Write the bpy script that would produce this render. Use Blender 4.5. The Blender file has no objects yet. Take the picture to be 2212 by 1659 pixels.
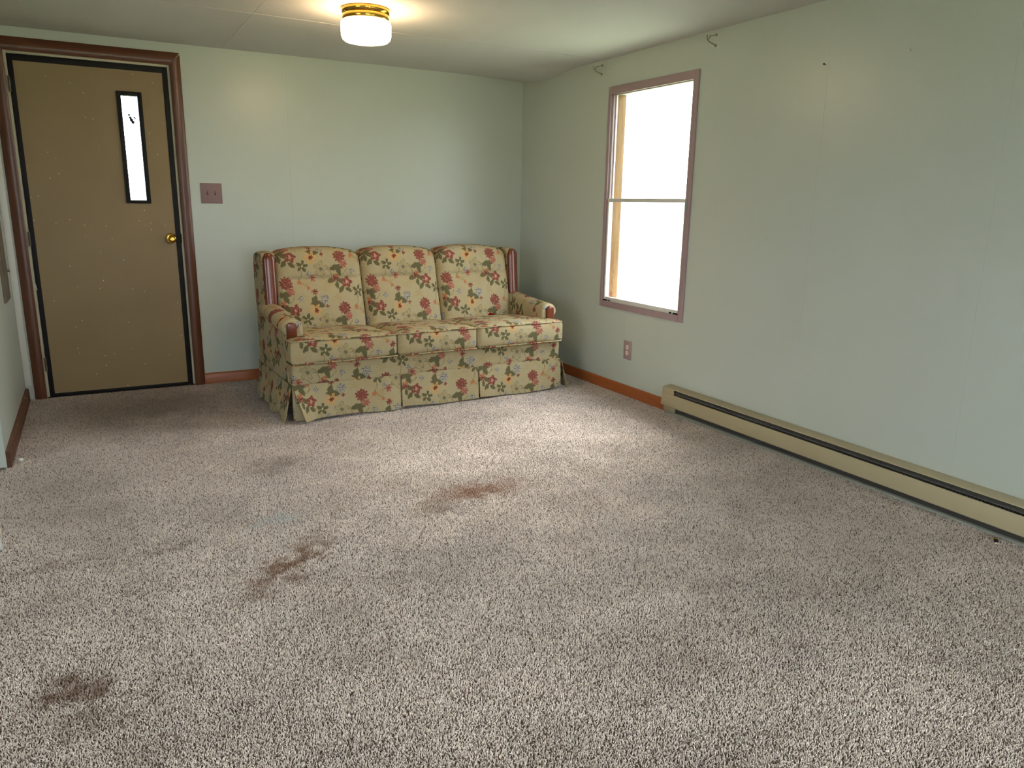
import bpy, bmesh, math, random
import numpy as np
from mathutils import Matrix, Vector
random.seed(7); RNG = np.random.default_rng(11)
scene = bpy.context.scene
COL = scene.collection
pi = math.pi

# ---------------------------------------------------------------- camera
CAM_F = 1629.93; CAM_POS = (-3.16766, -5.63793, 1.29135)
YAW, PITCH, ROLL = 0.504545, 0.235665, 0.017501
ca, sa, cb, sb, cc, sc_ = math.cos(YAW), math.sin(YAW), math.cos(PITCH), math.sin(PITCH), math.cos(ROLL), math.sin(ROLL)
fwd = Vector((sa * cb, ca * cb, -sb)); rgt = Vector((ca, -sa, 0)); up = rgt.cross(fwd)
r2 = cc * rgt + sc_ * up; u2 = -sc_ * rgt + cc * up
cam_data = bpy.data.cameras.new('camera'); cam = bpy.data.objects.new('camera', cam_data); COL.objects.link(cam)
cam_data.sensor_fit = 'HORIZONTAL'; cam_data.sensor_width = 36; cam_data.lens = CAM_F / 2212 * 36; cam_data.clip_start = 0.05
m = Matrix.Identity(4)
for i in range(3):
    m[i][0] = r2[i]; m[i][1] = u2[i]; m[i][2] = -fwd[i]; m[i][3] = CAM_POS[i]
cam.matrix_world = m
scene.camera = cam

# ---------------------------------------------------------------- world, exposure
SKY_STRENGTH = 21.5       # zenith of a standard overcast sky; the horizon is a third of it
world = bpy.data.worlds.new('overcast_sky'); scene.world = world; world.use_nodes = True
bg = world.node_tree.nodes['Background']; bg.inputs[0].default_value = (0.84, 0.905, 1.0, 1); wt = world.node_tree
wz = wt.nodes.new('ShaderNodeSeparateXYZ'); wt.links.new(wt.nodes.new('ShaderNodeTexCoord').outputs['Generated'], wz.inputs[0])
wm = wt.nodes.new('ShaderNodeMath'); wm.operation = 'MAXIMUM'; wm.inputs[1].default_value = 0.0; wt.links.new(wz.outputs[2], wm.inputs[0])
wa = wt.nodes.new('ShaderNodeMath'); wa.operation = 'MULTIPLY_ADD'; wa.inputs[1].default_value = SKY_STRENGTH * 2 / 3; wa.inputs[2].default_value = SKY_STRENGTH / 3
wt.links.new(wm.outputs[0], wa.inputs[0]); wt.links.new(wa.outputs[0], bg.inputs[1])
sun_l = bpy.data.lights.new('veiled_sun', 'SUN'); sun_l.energy = 14.0; sun_l.angle = math.radians(44); sun_l.color = (1.0, 0.97, 0.94)
sun = bpy.data.objects.new('veiled_sun', sun_l); COL.objects.link(sun); sun.rotation_euler = Vector((0.80, 0.56, 0.80)).to_track_quat('Z', 'Y').to_euler()
scene.view_settings.view_transform = 'Standard'; scene.view_settings.look = 'None'
scene.view_settings.exposure = 0.14; scene.view_settings.gamma = 1.0; scene.view_settings.use_curve_mapping = False
scene.cycles.use_denoising = True
scene.cycles.adaptive_threshold = 0.14; scene.cycles.adaptive_min_samples = 16; scene.cycles.max_bounces = 6; scene.cycles.diffuse_bounces = 4; scene.cycles.transparent_max_bounces = 12
scene.cycles.sample_clamp_indirect = 8.0; scene.cycles.caustics_reflective = False; scene.cycles.caustics_refractive = False

# room constants (metres); corner of wall_back and wall_right is the origin, the room lies at x<0, y<0
HC = 2.25; XL = -6.6; YF = -7.2; XP = -3.635           # ceiling, outer left wall, front wall, stub wall face
WIN = (-2.045, -1.235, 0.63, 2.02)                      # window opening in wall_right: y0,y1,z0,z1
WIN2 = (-6.95, -6.1, 0.63, 2.02)
WIN3 = (-3.7, -1.5, 0.75, 2.02)                         # wall_front: x0,x1,z0,z1
WIN4 = (-6.6, -4.1, 0.75, 2.10)                         # outer left wall
DOOR = (-3.522, -2.620, 0.0, 2.118)

def portal(name, center, sx, sy, rot):
    l = bpy.data.lights.new(name, 'AREA'); l.shape = 'RECTANGLE'; l.size = sx; l.size_y = sy; l.cycles.is_portal = True
    o = bpy.data.objects.new(name, l); o.location = center; o.rotation_euler = rot; COL.objects.link(o)
portal('window_daylight', (0.13, (WIN[0] + WIN[1]) / 2, (WIN[2] + WIN[3]) / 2), WIN[3] - WIN[2], WIN[1] - WIN[0], (0, pi / 2, 0))
portal('window_daylight', (0.13, (WIN2[0] + WIN2[1]) / 2, (WIN2[2] + WIN2[3]) / 2), WIN2[3] - WIN2[2], WIN2[1] - WIN2[0], (0, pi / 2, 0))
portal('window_daylight', ((WIN3[0] + WIN3[1]) / 2, YF - 0.13, (WIN3[2] + WIN3[3]) / 2), WIN3[1] - WIN3[0], WIN3[3] - WIN3[2], (pi / 2, 0, pi))
portal('window_daylight', (XL - 0.13, (WIN4[0] + WIN4[1]) / 2, (WIN4[2] + WIN4[3]) / 2), WIN4[3] - WIN4[2], WIN4[1] - WIN4[0], (0, -pi / 2, 0))

# ---------------------------------------------------------------- material helpers
def lin(r, g, b):
    f = lambda c: (c / 255 / 12.92) if c / 255 <= 0.04045 else ((c / 255 + 0.055) / 1.055) ** 2.4
    return (f(r), f(g), f(b), 1.0)
class NT:
    def __init__(s, name):
        s.mat = bpy.data.materials.new(name); s.mat.use_nodes = True; s.t = s.mat.node_tree
        s.p = s.t.nodes['Principled BSDF']; s.out = s.t.nodes['Material Output']
    def n(s, typ, **kw):
        nd = s.t.nodes.new(typ)
        for k, v in kw.items(): setattr(nd, k, v)
        return nd
    def put(s, sock, v):
        if isinstance(v, bpy.types.NodeSocket): s.t.links.new(v, sock)
        elif v is not None: sock.default_value = v
    def math(s, op, a, b=None, c=None, clamp=False):
        nd = s.n('ShaderNodeMath', operation=op, use_clamp=clamp)
        for i, v in enumerate((a, b, c)): s.put(nd.inputs[i], v) if v is not None else None
        return nd.outputs[0]
    def vm(s, op, a, b=None):
        nd = s.n('ShaderNodeVectorMath', operation=op); s.put(nd.inputs[0], a)
        if b is not None: s.put(nd.inputs[1], b)
        return nd.outputs[1] if op in ('LENGTH', 'DISTANCE', 'DOT_PRODUCT') else nd.outputs[0]
    def mix(s, f, a, b, blend='MIX'):
        nd = s.n('ShaderNodeMix', data_type='RGBA', blend_type=blend)
        s.put(nd.inputs[0], f); s.put(nd.inputs[6], a); s.put(nd.inputs[7], b); return nd.outputs[2]
    def noise(s, vec, scale, detail=2.0, rough=0.5, col=False, dist=0.0):
        nd = s.n('ShaderNodeTexNoise'); s.put(nd.inputs['Vector'], vec); nd.inputs['Scale'].default_value = scale
        nd.inputs['Detail'].default_value = detail; nd.inputs['Roughness'].default_value = rough; nd.inputs['Distortion'].default_value = dist
        return nd.outputs['Color' if col else 'Fac']
    def step(s, v, lo, hi):
        nd = s.n('ShaderNodeMapRange'); nd.clamp = True; s.put(nd.inputs[0], v)
        s.put(nd.inputs[1], lo); s.put(nd.inputs[2], hi); nd.inputs[3].default_value = 0; nd.inputs[4].default_value = 1; return nd.outputs[0]
    def coord(s, which='Object'): return s.n('ShaderNodeTexCoord').outputs[which]
    def scale(s, vec, sc): return s.vm('MULTIPLY', vec, sc)
    def bump(s, h, strength, dist):
        nd = s.n('ShaderNodeBump'); nd.inputs['Strength'].default_value = strength; nd.inputs['Distance'].default_value = dist
        s.put(nd.inputs['Height'], h); s.t.links.new(nd.outputs[0], s.p.inputs['Normal'])
    def set(s, color=None, rough=None, spec=None, metal=None, **kw):
        if color is not None: s.put(s.p.inputs['Base Color'], color)
        if rough is not None: s.put(s.p.inputs['Roughness'], rough)
        if spec is not None: s.put(s.p.inputs['Specular IOR Level'], spec)
        if metal is not None: s.put(s.p.inputs['Metallic'], metal)
        return s.mat

def simple(name, rgb, rough=0.5, spec=0.5, metal=0.0, var=0.08, vscale=12.0, bump=0.0, bscale=200.0):
    t = NT(name); c = t.coord()
    f = t.noise(c, vscale, 3)
    base = lin(*rgb)
    a = tuple(min(1, x * (1 + var)) for x in base[:3]) + (1,); b = tuple(x * (1 - var) for x in base[:3]) + (1,)
    if bump: t.bump(t.noise(c, bscale, 2), bump, 0.002)
    return t.set(t.mix(f, a, b), rough, spec, metal)

def wood(name, rgb_a, rgb_b, axis, rough=0.3, wear=None, scale=1.0):
    t = NT(name); c = t.coord(); s = [28.0 * scale] * 3; s[axis] = 2.0 * scale
    v = t.scale(c, tuple(s)); f = t.noise(v, 1.6, 5, 0.6, dist=0.8)
    col = t.mix(t.step(f, 0.3, 0.7), lin(*rgb_a), lin(*rgb_b))
    if wear:
        w = t.step(t.noise(c, 14, 4), 0.62, 0.7); col = t.mix(t.math('MULTIPLY', w, 0.8), col, lin(*wear))
    t.bump(f, 0.05, 0.002)
    return t.set(col, rough, 0.5)

MATS = {}
def wall_paint():
    t = NT('sage_wall_paint'); c = t.coord()
    big = t.noise(c, 1.3, 3); mot = t.noise(c, 9.0, 3)
    col = t.mix(big, lin(193, 199, 189), lin(186, 192, 182))
    col = t.mix(t.math('MULTIPLY', t.step(mot, 0.5, 0.9), 0.25), col, lin(196, 195, 182))
    weave = t.noise(t.scale(c, (260.0, 260.0, 30.0)), 1.0, 3, 0.6)
    peel = t.noise(c, 35.0, 3)
    t.bump(t.math('ADD', t.math('MULTIPLY', weave, 0.5), t.math('MULTIPLY', peel, 0.6)), 0.12, 0.004)
    return t.set(col, 0.32, 0.45)
MATS['wall'] = wall_paint()
def ceiling_paint():
    t = NT('stippled_ceiling_paint'); c = t.coord()
    col = t.mix(t.noise(c, 2.0, 3), lin(215, 213, 210), lin(207, 205, 203))
    col = t.mix(t.math('MULTIPLY', t.step(t.noise(c, 0.7, 2), 0.55, 0.75), 0.3), col, lin(198, 192, 180))
    t.bump(t.noise(c, 170.0, 3, 0.7), 0.35, 0.004)
    return t.set(col, 0.75, 0.2)
MATS['ceiling'] = ceiling_paint()
MATS['core'] = simple('wall_core', (120, 112, 98), 0.9, 0.1)
MATS['casing'] = wood('dark_brown_casing', (86, 50, 34), (104, 62, 42), 2, 0.32)
MATS['casing_h'] = wood('dark_brown_casing_across', (86, 50, 34), (104, 62, 42), 0, 0.32)
MATS['base_x'] = wood('orange_brown_baseboard', (150, 80, 38), (170, 94, 48), 0, 0.4)
MATS['base_y'] = wood('orange_brown_baseboard_side', (150, 80, 38), (170, 94, 48), 1, 0.4)
MATS['base_worn'] = wood('worn_brown_baseboard', (84, 50, 32), (104, 64, 42), 1, 0.5, wear=(176, 148, 104))
MATS['mauve'] = simple('mauve_paint', (162, 138, 140), 0.45, 0.4, var=0.05)
MATS['mauve_dark'] = simple('mauve_switch_paint', (142, 116, 116), 0.5, 0.3, var=0.05)
MATS['mauve_slot'] = simple('dark_mauve_slot', (104, 80, 80), 0.7, 0.2)
MATS['white_metal'] = simple('white_painted_aluminium', (214, 212, 204), 0.4, 0.5, var=0.04)
MATS['grey_metal'] = simple('grey_aluminium', (150, 150, 148), 0.35, 0.5, 0.3, var=0.06)
MATS['black'] = simple('black_vinyl', (26, 24, 25), 0.6, 0.25)
MATS['blackslot'] = simple('dark_slot', (14, 13, 12), 0.9, 0.1)
MATS['jamb'] = simple('pale_door_jamb', (196, 188, 164), 0.5, 0.4)
MATS['cream'] = simple('cream_plastic', (224, 206, 180), 0.35, 0.5, var=0.03)
MATS['dark_hole'] = simple('screw_hole', (40, 34, 34), 0.7, 0.2)
MATS['old_metal'] = simple('tarnished_wire', (146, 136, 104), 0.4, 0.5, 0.2)
MATS['steel'] = simple('bright_nail_steel', (190, 188, 180), 0.25, 0.5, 1.0)
MATS['bug'] = simple('dark_smudge', (70, 74, 92), 0.8, 0.2)
MATS['box_metal'] = simple('grey_brown_metal', (112, 102, 86), 0.5, 0.4)
MATS['red'] = simple('dark_red_cloth', (120, 16, 18), 0.9, 0.1)
MATS['shiny_white'] = simple('shiny_white_plastic', (250, 250, 248), 0.12, 0.9, var=0.01)
MATS['sill'] = simple('white_sill', (226, 224, 216), 0.5, 0.4)
def brass():
    t = NT('polished_brass'); c = t.coord()
    return t.set(t.mix(t.noise(c, 30, 2), lin(226, 178, 84), lin(206, 158, 70)), 0.14, 0.5, 1.0)
MATS['brass'] = brass()
def reveal_wood():
    t = NT('weathered_reveal_wood'); c = t.coord()
    f = t.noise(t.scale(c, (30, 30, 3)), 1.5, 5, 0.6, dist=0.6)
    col = t.mix(t.step(f, 0.3, 0.75), lin(128, 100, 66), lin(104, 72, 42))
    st = t.step(t.noise(t.scale(c, (14, 14, 5)), 1.0, 3), 0.55, 0.68)
    return t.set(t.mix(st, col, lin(96, 56, 30)), 0.7, 0.2)
MATS['reveal'] = reveal_wood()
def glass():
    t = NT('window_glass'); t.t.nodes.remove(t.p)
    tr = t.n('ShaderNodeBsdfTransparent'); tr.inputs[0].default_value = (0.96, 0.98, 0.97, 1)
    gl = t.n('ShaderNodeBsdfGlossy'); gl.inputs['Roughness'].default_value = 0.02
    mx = t.n('ShaderNodeMixShader'); fr = t.n('ShaderNodeLayerWeight').outputs['Facing']
    t.put(mx.inputs[0], t.math('MULTIPLY_ADD', t.math('POWER', fr, 5.0), 0.7, 0.03)); t.t.links.new(tr.outputs[0], mx.inputs[1]); t.t.links.new(gl.outputs[0], mx.inputs[2])
    t.t.links.new(mx.outputs[0], t.out.inputs[0]); return t.mat
MATS['glass'] = glass()
def door_paint():
    t = NT('speckled_tan_door'); c = t.coord()
    col = t.mix(t.noise(c, 4, 3), lin(150, 126, 88), lin(140, 117, 80))
    vor = t.n('ShaderNodeTexVoronoi'); vor.feature = 'F1'; t.put(vor.inputs['Vector'], c); vor.inputs['Scale'].default_value = 26
    spot = t.math('LESS_THAN', vor.outputs['Distance'], 0.075)
    sepc = t.n('ShaderNodeSeparateColor'); t.t.links.new(vor.outputs['Color'], sepc.inputs[0])
    keep = t.math('GREATER_THAN', sepc.outputs[0], 0.45)
    f = t.math('MULTIPLY', spot, keep)
    col = t.mix(t.math('MULTIPLY', f, 0.8), col, lin(232, 224, 206))  # glints of the shining speckles, painted as pale dots
    t.bump(t.noise(c, 420, 2), 0.15, 0.002)
    return t.set(col, 0.45, 0.4)
MATS['door'] = door_paint()
def heater_paint():
    t = NT('beige_heater_enamel'); c = t.coord()
    col = t.mix(t.noise(c, 5, 3), lin(182, 168, 136), lin(170, 156, 126))
    rust = t.step(t.noise(t.scale(c, (30, 6, 30)), 1.0, 4, 0.6), 0.66, 0.72)
    col = t.mix(t.math('MULTIPLY', rust, 0.75), col, lin(112, 76, 56))
    chips = t.step(t.noise(c, 45, 3), 0.74, 0.77)
    col = t.mix(t.math('MULTIPLY', chips, 0.7), col, lin(70, 62, 50))
    return t.set(col, 0.42, 0.45)
MATS['heater'] = heater_paint()
MATS['heater_plain'] = simple('beige_heater_panel', (176, 162, 130), 0.42, 0.45, var=0.05, vscale=6)
MATS['fin'] = simple('dusty_dark_fins', (84, 80, 75), 0.6, 0.4)
MATS['greenstrip'] = simple('pale_green_strip', (148, 149, 136), 0.6, 0.3, var=0.15, vscale=18)
def lawn():
    t = NT('lawn_grass'); c = t.coord()
    return t.set(t.mix(t.noise(c, 3, 4), lin(132, 137, 112), lin(120, 127, 100)), 0.9, 0.1)
MATS['lawn'] = lawn()
MATS['siding'] = simple('white_siding', (206, 206, 200), 0.6, 0.3)
MATS['subfloor'] = simple('carpet_backing', (120, 102, 88), 1.0, 0.0)
MATS['roof'] = simple('roof_metal', (150, 150, 148), 0.6, 0.3)

# ---------------------------------------------------------------- carpet material (stains and the painted shade by the door sit at fixed places on the floor)
def carpet_mat():
    t = NT('frieze_carpet'); geo = t.n('ShaderNodeNewGeometry'); pos = geo.outputs['Position']
    at = t.n('ShaderNodeAttribute', attribute_name='tuft'); sp = t.n('ShaderNodeSeparateColor'); t.t.links.new(at.outputs['Color'], sp.inputs[0])
    rnd, rnd2, hgt = sp.outputs[0], sp.outputs[1], sp.outputs[2]
    flat = t.vm('MULTIPLY', pos, (1, 1, 0))
    n1 = t.noise(flat, 1.4, 3, 0.6); n2 = t.noise(flat, 4.5, 3, 0.6)
    lightc = t.mix(rnd2, lin(249, 235, 224), lin(234, 218, 206))
    midc = t.mix(rnd2, lin(221, 202, 188), lin(206, 188, 179))
    darkc = lin(126, 107, 96)
    col = t.mix(t.step(rnd, 0.34, 0.36), midc, lightc)
    col = t.mix(t.step(rnd, 0.13, 0.15), darkc, col)
    nap = t.math('ADD', t.math('MULTIPLY', t.math('SUBTRACT', n1, 0.5), 0.65), t.math('MULTIPLY', t.math('SUBTRACT', n2, 0.5), 0.45))
    col = t.mix(1.0, col, t.math('ADD', 1.0, nap), 'MULTIPLY')
    soil = t.step(t.noise(flat, 2.6, 3, 0.65), 0.48, 0.72)
    col = t.mix(t.math('MULTIPLY', soil, 0.24), col, lin(150, 122, 96))
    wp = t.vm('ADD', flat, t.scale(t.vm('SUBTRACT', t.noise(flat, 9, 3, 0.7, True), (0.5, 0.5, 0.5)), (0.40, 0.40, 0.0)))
    def stain_or_shade(cx, cy, rx, ry, ang, color, amt, col):
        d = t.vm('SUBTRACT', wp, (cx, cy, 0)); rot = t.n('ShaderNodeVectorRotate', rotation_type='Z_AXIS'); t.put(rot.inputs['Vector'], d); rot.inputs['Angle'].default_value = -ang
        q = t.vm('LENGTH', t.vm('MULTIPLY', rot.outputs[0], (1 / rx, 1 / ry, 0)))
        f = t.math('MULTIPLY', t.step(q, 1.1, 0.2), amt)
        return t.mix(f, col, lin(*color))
    col = stain_or_shade(-1.70, -2.70, 0.30, 0.11, 0.1, (158, 106, 60), 0.75, col)
    col = stain_or_shade(-1.98, -2.80, 0.16, 0.10, 0.4, (140, 106, 72), 0.45, col)
    col = stain_or_shade(-2.63, -3.03, 0.30, 0.08, 0.75, (134, 88, 46), 0.8, col)
    col = stain_or_shade(-3.33, -3.52, 0.13, 0.09, 0.5, (116, 76, 44), 0.8, col)
    col = stain_or_shade(-3.29, -3.68, 0.10, 0.07, 0.5, (120, 90, 62), 0.45, col)
    col = stain_or_shade(-3.05, -2.72, 0.16, 0.06, 0.5, (120, 92, 62), 0.45, col)
    col = stain_or_shade(-2.60, -2.62, 0.13, 0.09, 0.3, (190, 200, 202), 0.5, col)
    col = stain_or_shade(-3.42, -2.66, 0.16, 0.07, 0.6, (132, 98, 66), 0.4, col)
    col = stain_or_shade(-2.45, -1.95, 0.2, 0.12, 0.2, (120, 96, 76), 0.4, col)
    col = stain_or_shade(-2.85, -0.55, 1.05, 0.75, 0.0, (98, 78, 62), 0.68, col)  # entry dirt, plus the door corner's shade painted into the pile colour
    col = stain_or_shade(-2.966, -0.757, 0.03, 0.03, 0, (160, 40, 40), 0.5, col)
    t.p.inputs['Sheen Weight'].default_value = 0.0
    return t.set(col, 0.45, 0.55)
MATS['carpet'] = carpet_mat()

# ---------------------------------------------------------------- floral upholstery (print drawn in UV metres, half-drop repeat)
def floral():
    t = NT('floral_upholstery'); uv = t.n('ShaderNodeUVMap').outputs[0]
    PU, PV = 0.362, 0.334
    warp = t.scale(t.vm('SUBTRACT', t.noise(uv, 46, 3, 0.6, True), (0.5, 0.5, 0.5)), (0.024, 0.024, 0))
    wuv = t.vm('ADD', uv, warp)
    xyz = t.n('ShaderNodeSeparateXYZ'); t.put(xyz.inputs[0], wuv); U, V = xyz.outputs[0], xyz.outputs[1]
    fine = t.noise(uv, 130, 3, 0.6); med = t.noise(uv, 24, 3, 0.6)
    def loc(cx, cy):
        dx = t.math('SUBTRACT', U, cx); i = t.math('ROUND', t.math('DIVIDE', dx, PU))
        x = t.math('MULTIPLY_ADD', i, -PU, dx)
        y = t.math('WRAP', t.math('MULTIPLY_ADD', i, -PV / 2, t.math('SUBTRACT', V, cy)), PV / 2, -PV / 2)
        return x, y
    def polar(x, y):
        r = t.math('SQRT', t.math('MULTIPLY_ADD', x, x, t.math('MULTIPLY', y, y))); return r, t.math('ARCTAN2', y, x)
    def petals(r, th, R, n, a, b, ph=0.0, edge=0.0022):
        lim = t.math('MULTIPLY_ADD', t.math('COSINE', t.math('MULTIPLY_ADD', th, float(n), ph)), R * b, R * a)
        return t.step(t.math('SUBTRACT', lim, r), 0.0, edge), lim
    def ell(x, y, ang, lx, ly, ox, oy, edge=0.25):
        c, s = math.cos(ang), math.sin(ang)
        x0 = t.math('SUBTRACT', x, ox); y0 = t.math('SUBTRACT', y, oy)
        a = t.math('MULTIPLY_ADD', x0, c / lx, t.math('MULTIPLY', y0, s / lx)); b = t.math('MULTIPLY_ADD', x0, -s / ly, t.math('MULTIPLY', y0, c / ly))
        # pointed leaf: |b| < 1 - a^2
        return t.step(t.math('SUBTRACT', t.math('MULTIPLY_ADD', a, t.math('MULTIPLY', a, -1.0), 1.0), t.math('ABSOLUTE', b)), 0.0, edge)
    col = t.mix(med, lin(178, 163, 128), lin(163, 147, 111))
    olive, olive2 = lin(104, 98, 64), lin(82, 78, 54)
    oc = t.mix(fine, olive, olive2)
    pet = t.noise(uv, 95, 2, 0.5)
    redc = t.mix(t.step(pet, 0.60, 0.66), t.mix(t.step(fine, 0.38, 0.6), lin(104, 46, 40), lin(142, 80, 66)), lin(190, 140, 112))
    red2 = t.mix(t.step(fine, 0.4, 0.62), lin(134, 66, 56), lin(182, 126, 104))
    orange = t.mix(t.step(fine, 0.35, 0.65), lin(190, 142, 84), lin(202, 160, 104))
    grey = lin(110, 104, 92); blue = t.mix(t.step(fine, 0.42, 0.56), lin(88, 88, 92), lin(176, 166, 148))
    def over(f, c):
        nonlocal col
        col = t.mix(f, col, c)
    def lobes(r, th, R, n, k, ph=0.0, edge=0.0022):
        lim = t.math('MULTIPLY', t.math('POWER', t.math('MULTIPLY_ADD', t.math('COSINE', t.math('MULTIPLY_ADD', th, float(n), ph)), 0.499, 0.501), k), R)
        return t.step(t.math('SUBTRACT', lim, r), 0.0, edge), lim
    # worn, browner areas
    over(t.math('MULTIPLY', t.step(t.noise(uv, 3.2, 2), 0.5, 0.75), 0.35), lin(164, 132, 84))
    # stems: thin arcs
    for cx, cy, R, a0, a1 in ((0.10, 0.17, 0.06, -1.2, 1.0), (0.33, 0.07, 0.07, 0.6, 2.6), (0.25, 0.25, 0.07, -2.6, -0.6), (0.05, 0.30, 0.05, 0.2, 2.2), (0.19, 0.20, 0.045, 1.6, 3.1), (0.31, 0.19, 0.05, -1.2, 0.9),
                              (0.40, 0.03, 0.05, 0.1, 1.6), (0.45, 0.06, 0.05, 1.8, 3.0)):
        x, y = loc(cx, cy); r, th = polar(x, y)
        f = t.step(t.math('ABSOLUTE', t.math('SUBTRACT', r, R)), 0.0034, 0.0016)
        f = t.math('MULTIPLY', f, t.math('MULTIPLY', t.math('GREATER_THAN', th, a0), t.math('LESS_THAN', th, a1)))
        over(t.math('MULTIPLY', f, 0.8), lin(128, 112, 70))
    # pale feathery sprays
    for cx, cy, R, n in ((0.18, 0.235, 0.040, 9), (0.02, 0.16, 0.036, 7), (0.33, 0.23, 0.034, 8)):
        r, th = polar(*loc(cx, cy)); f, _ = lobes(r, th, R, n, 1.2, 1.0)
        over(t.math('MULTIPLY', f, 0.5), lin(164, 136, 84))
    # leaves
    for cx, cy, lv in ((0.076, 0.112, ((-0.9, 0.032, 0.016, -0.022, -0.006), (0.6, 0.030, 0.014, 0.026, 0.002))),
                       (0.246, 0.016, ((0.15, 0.052, 0.026, -0.004, 0.014), (-1.2, 0.034, 0.021, -0.022, -0.014))),
                       (0.396, 0.140, ((1.2, 0.038, 0.020, 0.012, 0.018), (-0.4, 0.034, 0.019, -0.02, -0.004), (0.5, 0.030, 0.017, 0.022, -0.012))),
                       (0.384, 0.212, ((0.9, 0.034, 0.017, 0.028, 0.008), (-0.1, 0.030, 0.018, -0.03, 0.008), (1.5, 0.027, 0.015, 0.006, 0.036)))):
        x, y = loc(cx, cy)
        for l in lv: over(ell(x, y, *l), oc)
    r, th = polar(*loc(0.168, 0.122)); f, _ = lobes(r, th, 0.042, 5, 0.42, 0.6); over(f, oc)
    over(t.step(r, 0.006, 0.004), lin(196, 178, 136))
    # grey line-drawn lilies
    r, th = polar(*loc(0.288, 0.140)); f, lim = lobes(r, th, 0.052, 5, 0.42, 0.9)
    over(f, t.mix(t.step(t.math('SUBTRACT', lim, r), 0.0045, 0.0075), grey, lin(166, 148, 106)))
    over(t.step(r, 0.013, 0.009), grey)
    # orange star with dark heart
    r, th = polar(*loc(0.228, 0.068)); f, _ = petals(r, th, 0.046, 6, 0.76, 0.24, 0.4); over(t.math('MULTIPLY', f, 0.8), orange)
    f, _ = petals(r, th, 0.019, 6, 0.75, 0.25, 0.0); over(f, lin(112, 52, 36))
    # big red carnation and its smaller companion
    r, th = polar(*loc(0.420, 0.062)); f, _ = petals(r, th, 0.044, 11, 0.9, 0.12); over(f, redc)
    r, th = polar(*loc(0.442, 0.114)); f, _ = petals(r, th, 0.029, 7, 0.85, 0.15); over(f, red2)
    # red peony
    r, th = polar(*loc(0.096, 0.064)); f, _ = petals(r, th, 0.041, 5, 0.82, 0.18, 0.3); over(f, redc)
    f, _ = petals(r, th, 0.013, 3, 0.8, 0.2); over(t.math('MULTIPLY', f, 0.75), lin(206, 160, 138))
    # second small peony, daisies, buds
    for cx, cy, R, n, c in ((0.384, 0.204, 0.027, 6, redc), (0.232, 0.200, 0.027, 6, red2), (0.232, 0.285, 0.024, 8, redc), (0.304, 0.046, 0.016, 4, redc),
                            (0.140, 0.227, 0.018, 5, lin(176, 106, 70)), (0.196, 0.262, 0.015, 5, lin(176, 106, 70)), (0.03, 0.02, 0.017, 5, lin(176, 106, 70))):
        r, th = polar(*loc(cx, cy)); f, _ = petals(r, th, R, n, 0.78, 0.24, 0.5); over(f, c)
        if R > 0.018: over(t.step(r, 0.007, 0.005), lin(98, 44, 34))
    # blue-grey rose and buds
    for cx, cy, R, n in ((0.292, 0.000, 0.036, 7), (0.136, 0.325, 0.021, 4), (0.208, 0.173, 0.021, 4)):
        r, th = polar(*loc(cx, cy)); f, _ = petals(r, th, R, n, 0.85, 0.16); over(f, blue)
    # cloth grain
    weave = t.noise(t.scale(uv, (900, 900, 1)), 1.0, 1)
    col = t.mix(t.math('MULTIPLY', weave, 0.18), col, lin(120, 108, 82))
    t.bump(t.math('ADD', weave, t.math('MULTIPLY', t.noise(uv, 11, 3), 6.0)), 0.25, 0.0016)
    return t.set(col, 0.9, 0.15)
MATS['floral'] = floral()
MATS['sofa_wood'] = wood('red_brown_lacquered_wood', (92, 42, 24), (116, 56, 32), 2, 0.2)
MATS['sofa_dark'] = simple('dark_lining', (40, 36, 30), 1.0, 0.0)
MATS['tape'] = simple('pale_metal_strip', (150, 150, 142), 0.4, 0.4, 0.4)

# ---------------------------------------------------------------- mesh helpers
def obj(name, verts, faces, mat, parent=None, uv=None, smooth=False, loc=None, angle=None):
    me = bpy.data.meshes.new(name)
    me.from_pydata([tuple(map(float, v)) for v in verts], [], [tuple(int(i) for i in f) for f in faces]); me.update()
    if mat is not None: me.materials.append(MATS[mat])
    if uv is not None:
        l = me.uv_layers.new(name='UVMap'); l.data.foreach_set('uv', np.asarray(uv, dtype=np.float32).ravel())
    if smooth:
        me.polygons.foreach_set('use_smooth', [True] * len(me.polygons))
        if angle: me.set_sharp_from_angle(angle=angle)
    o = bpy.data.objects.new(name, me); COL.objects.link(o)
    if parent is not None: o.parent = parent
    if loc is not None: o.location = loc
    return o
def empty(name, loc=(0, 0, 0), rz=0.0):
    o = bpy.data.objects.new(name, None); o.empty_display_size = 0.1; o.location = loc; o.rotation_euler = (0, 0, rz); COL.objects.link(o); return o
def tag(o, label=None, cat=None, group=None, kind=None):
    if label: o['label'] = label
    if cat: o['category'] = cat
    if group: o['group'] = group
    if kind: o['kind'] = kind
    return o
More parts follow.
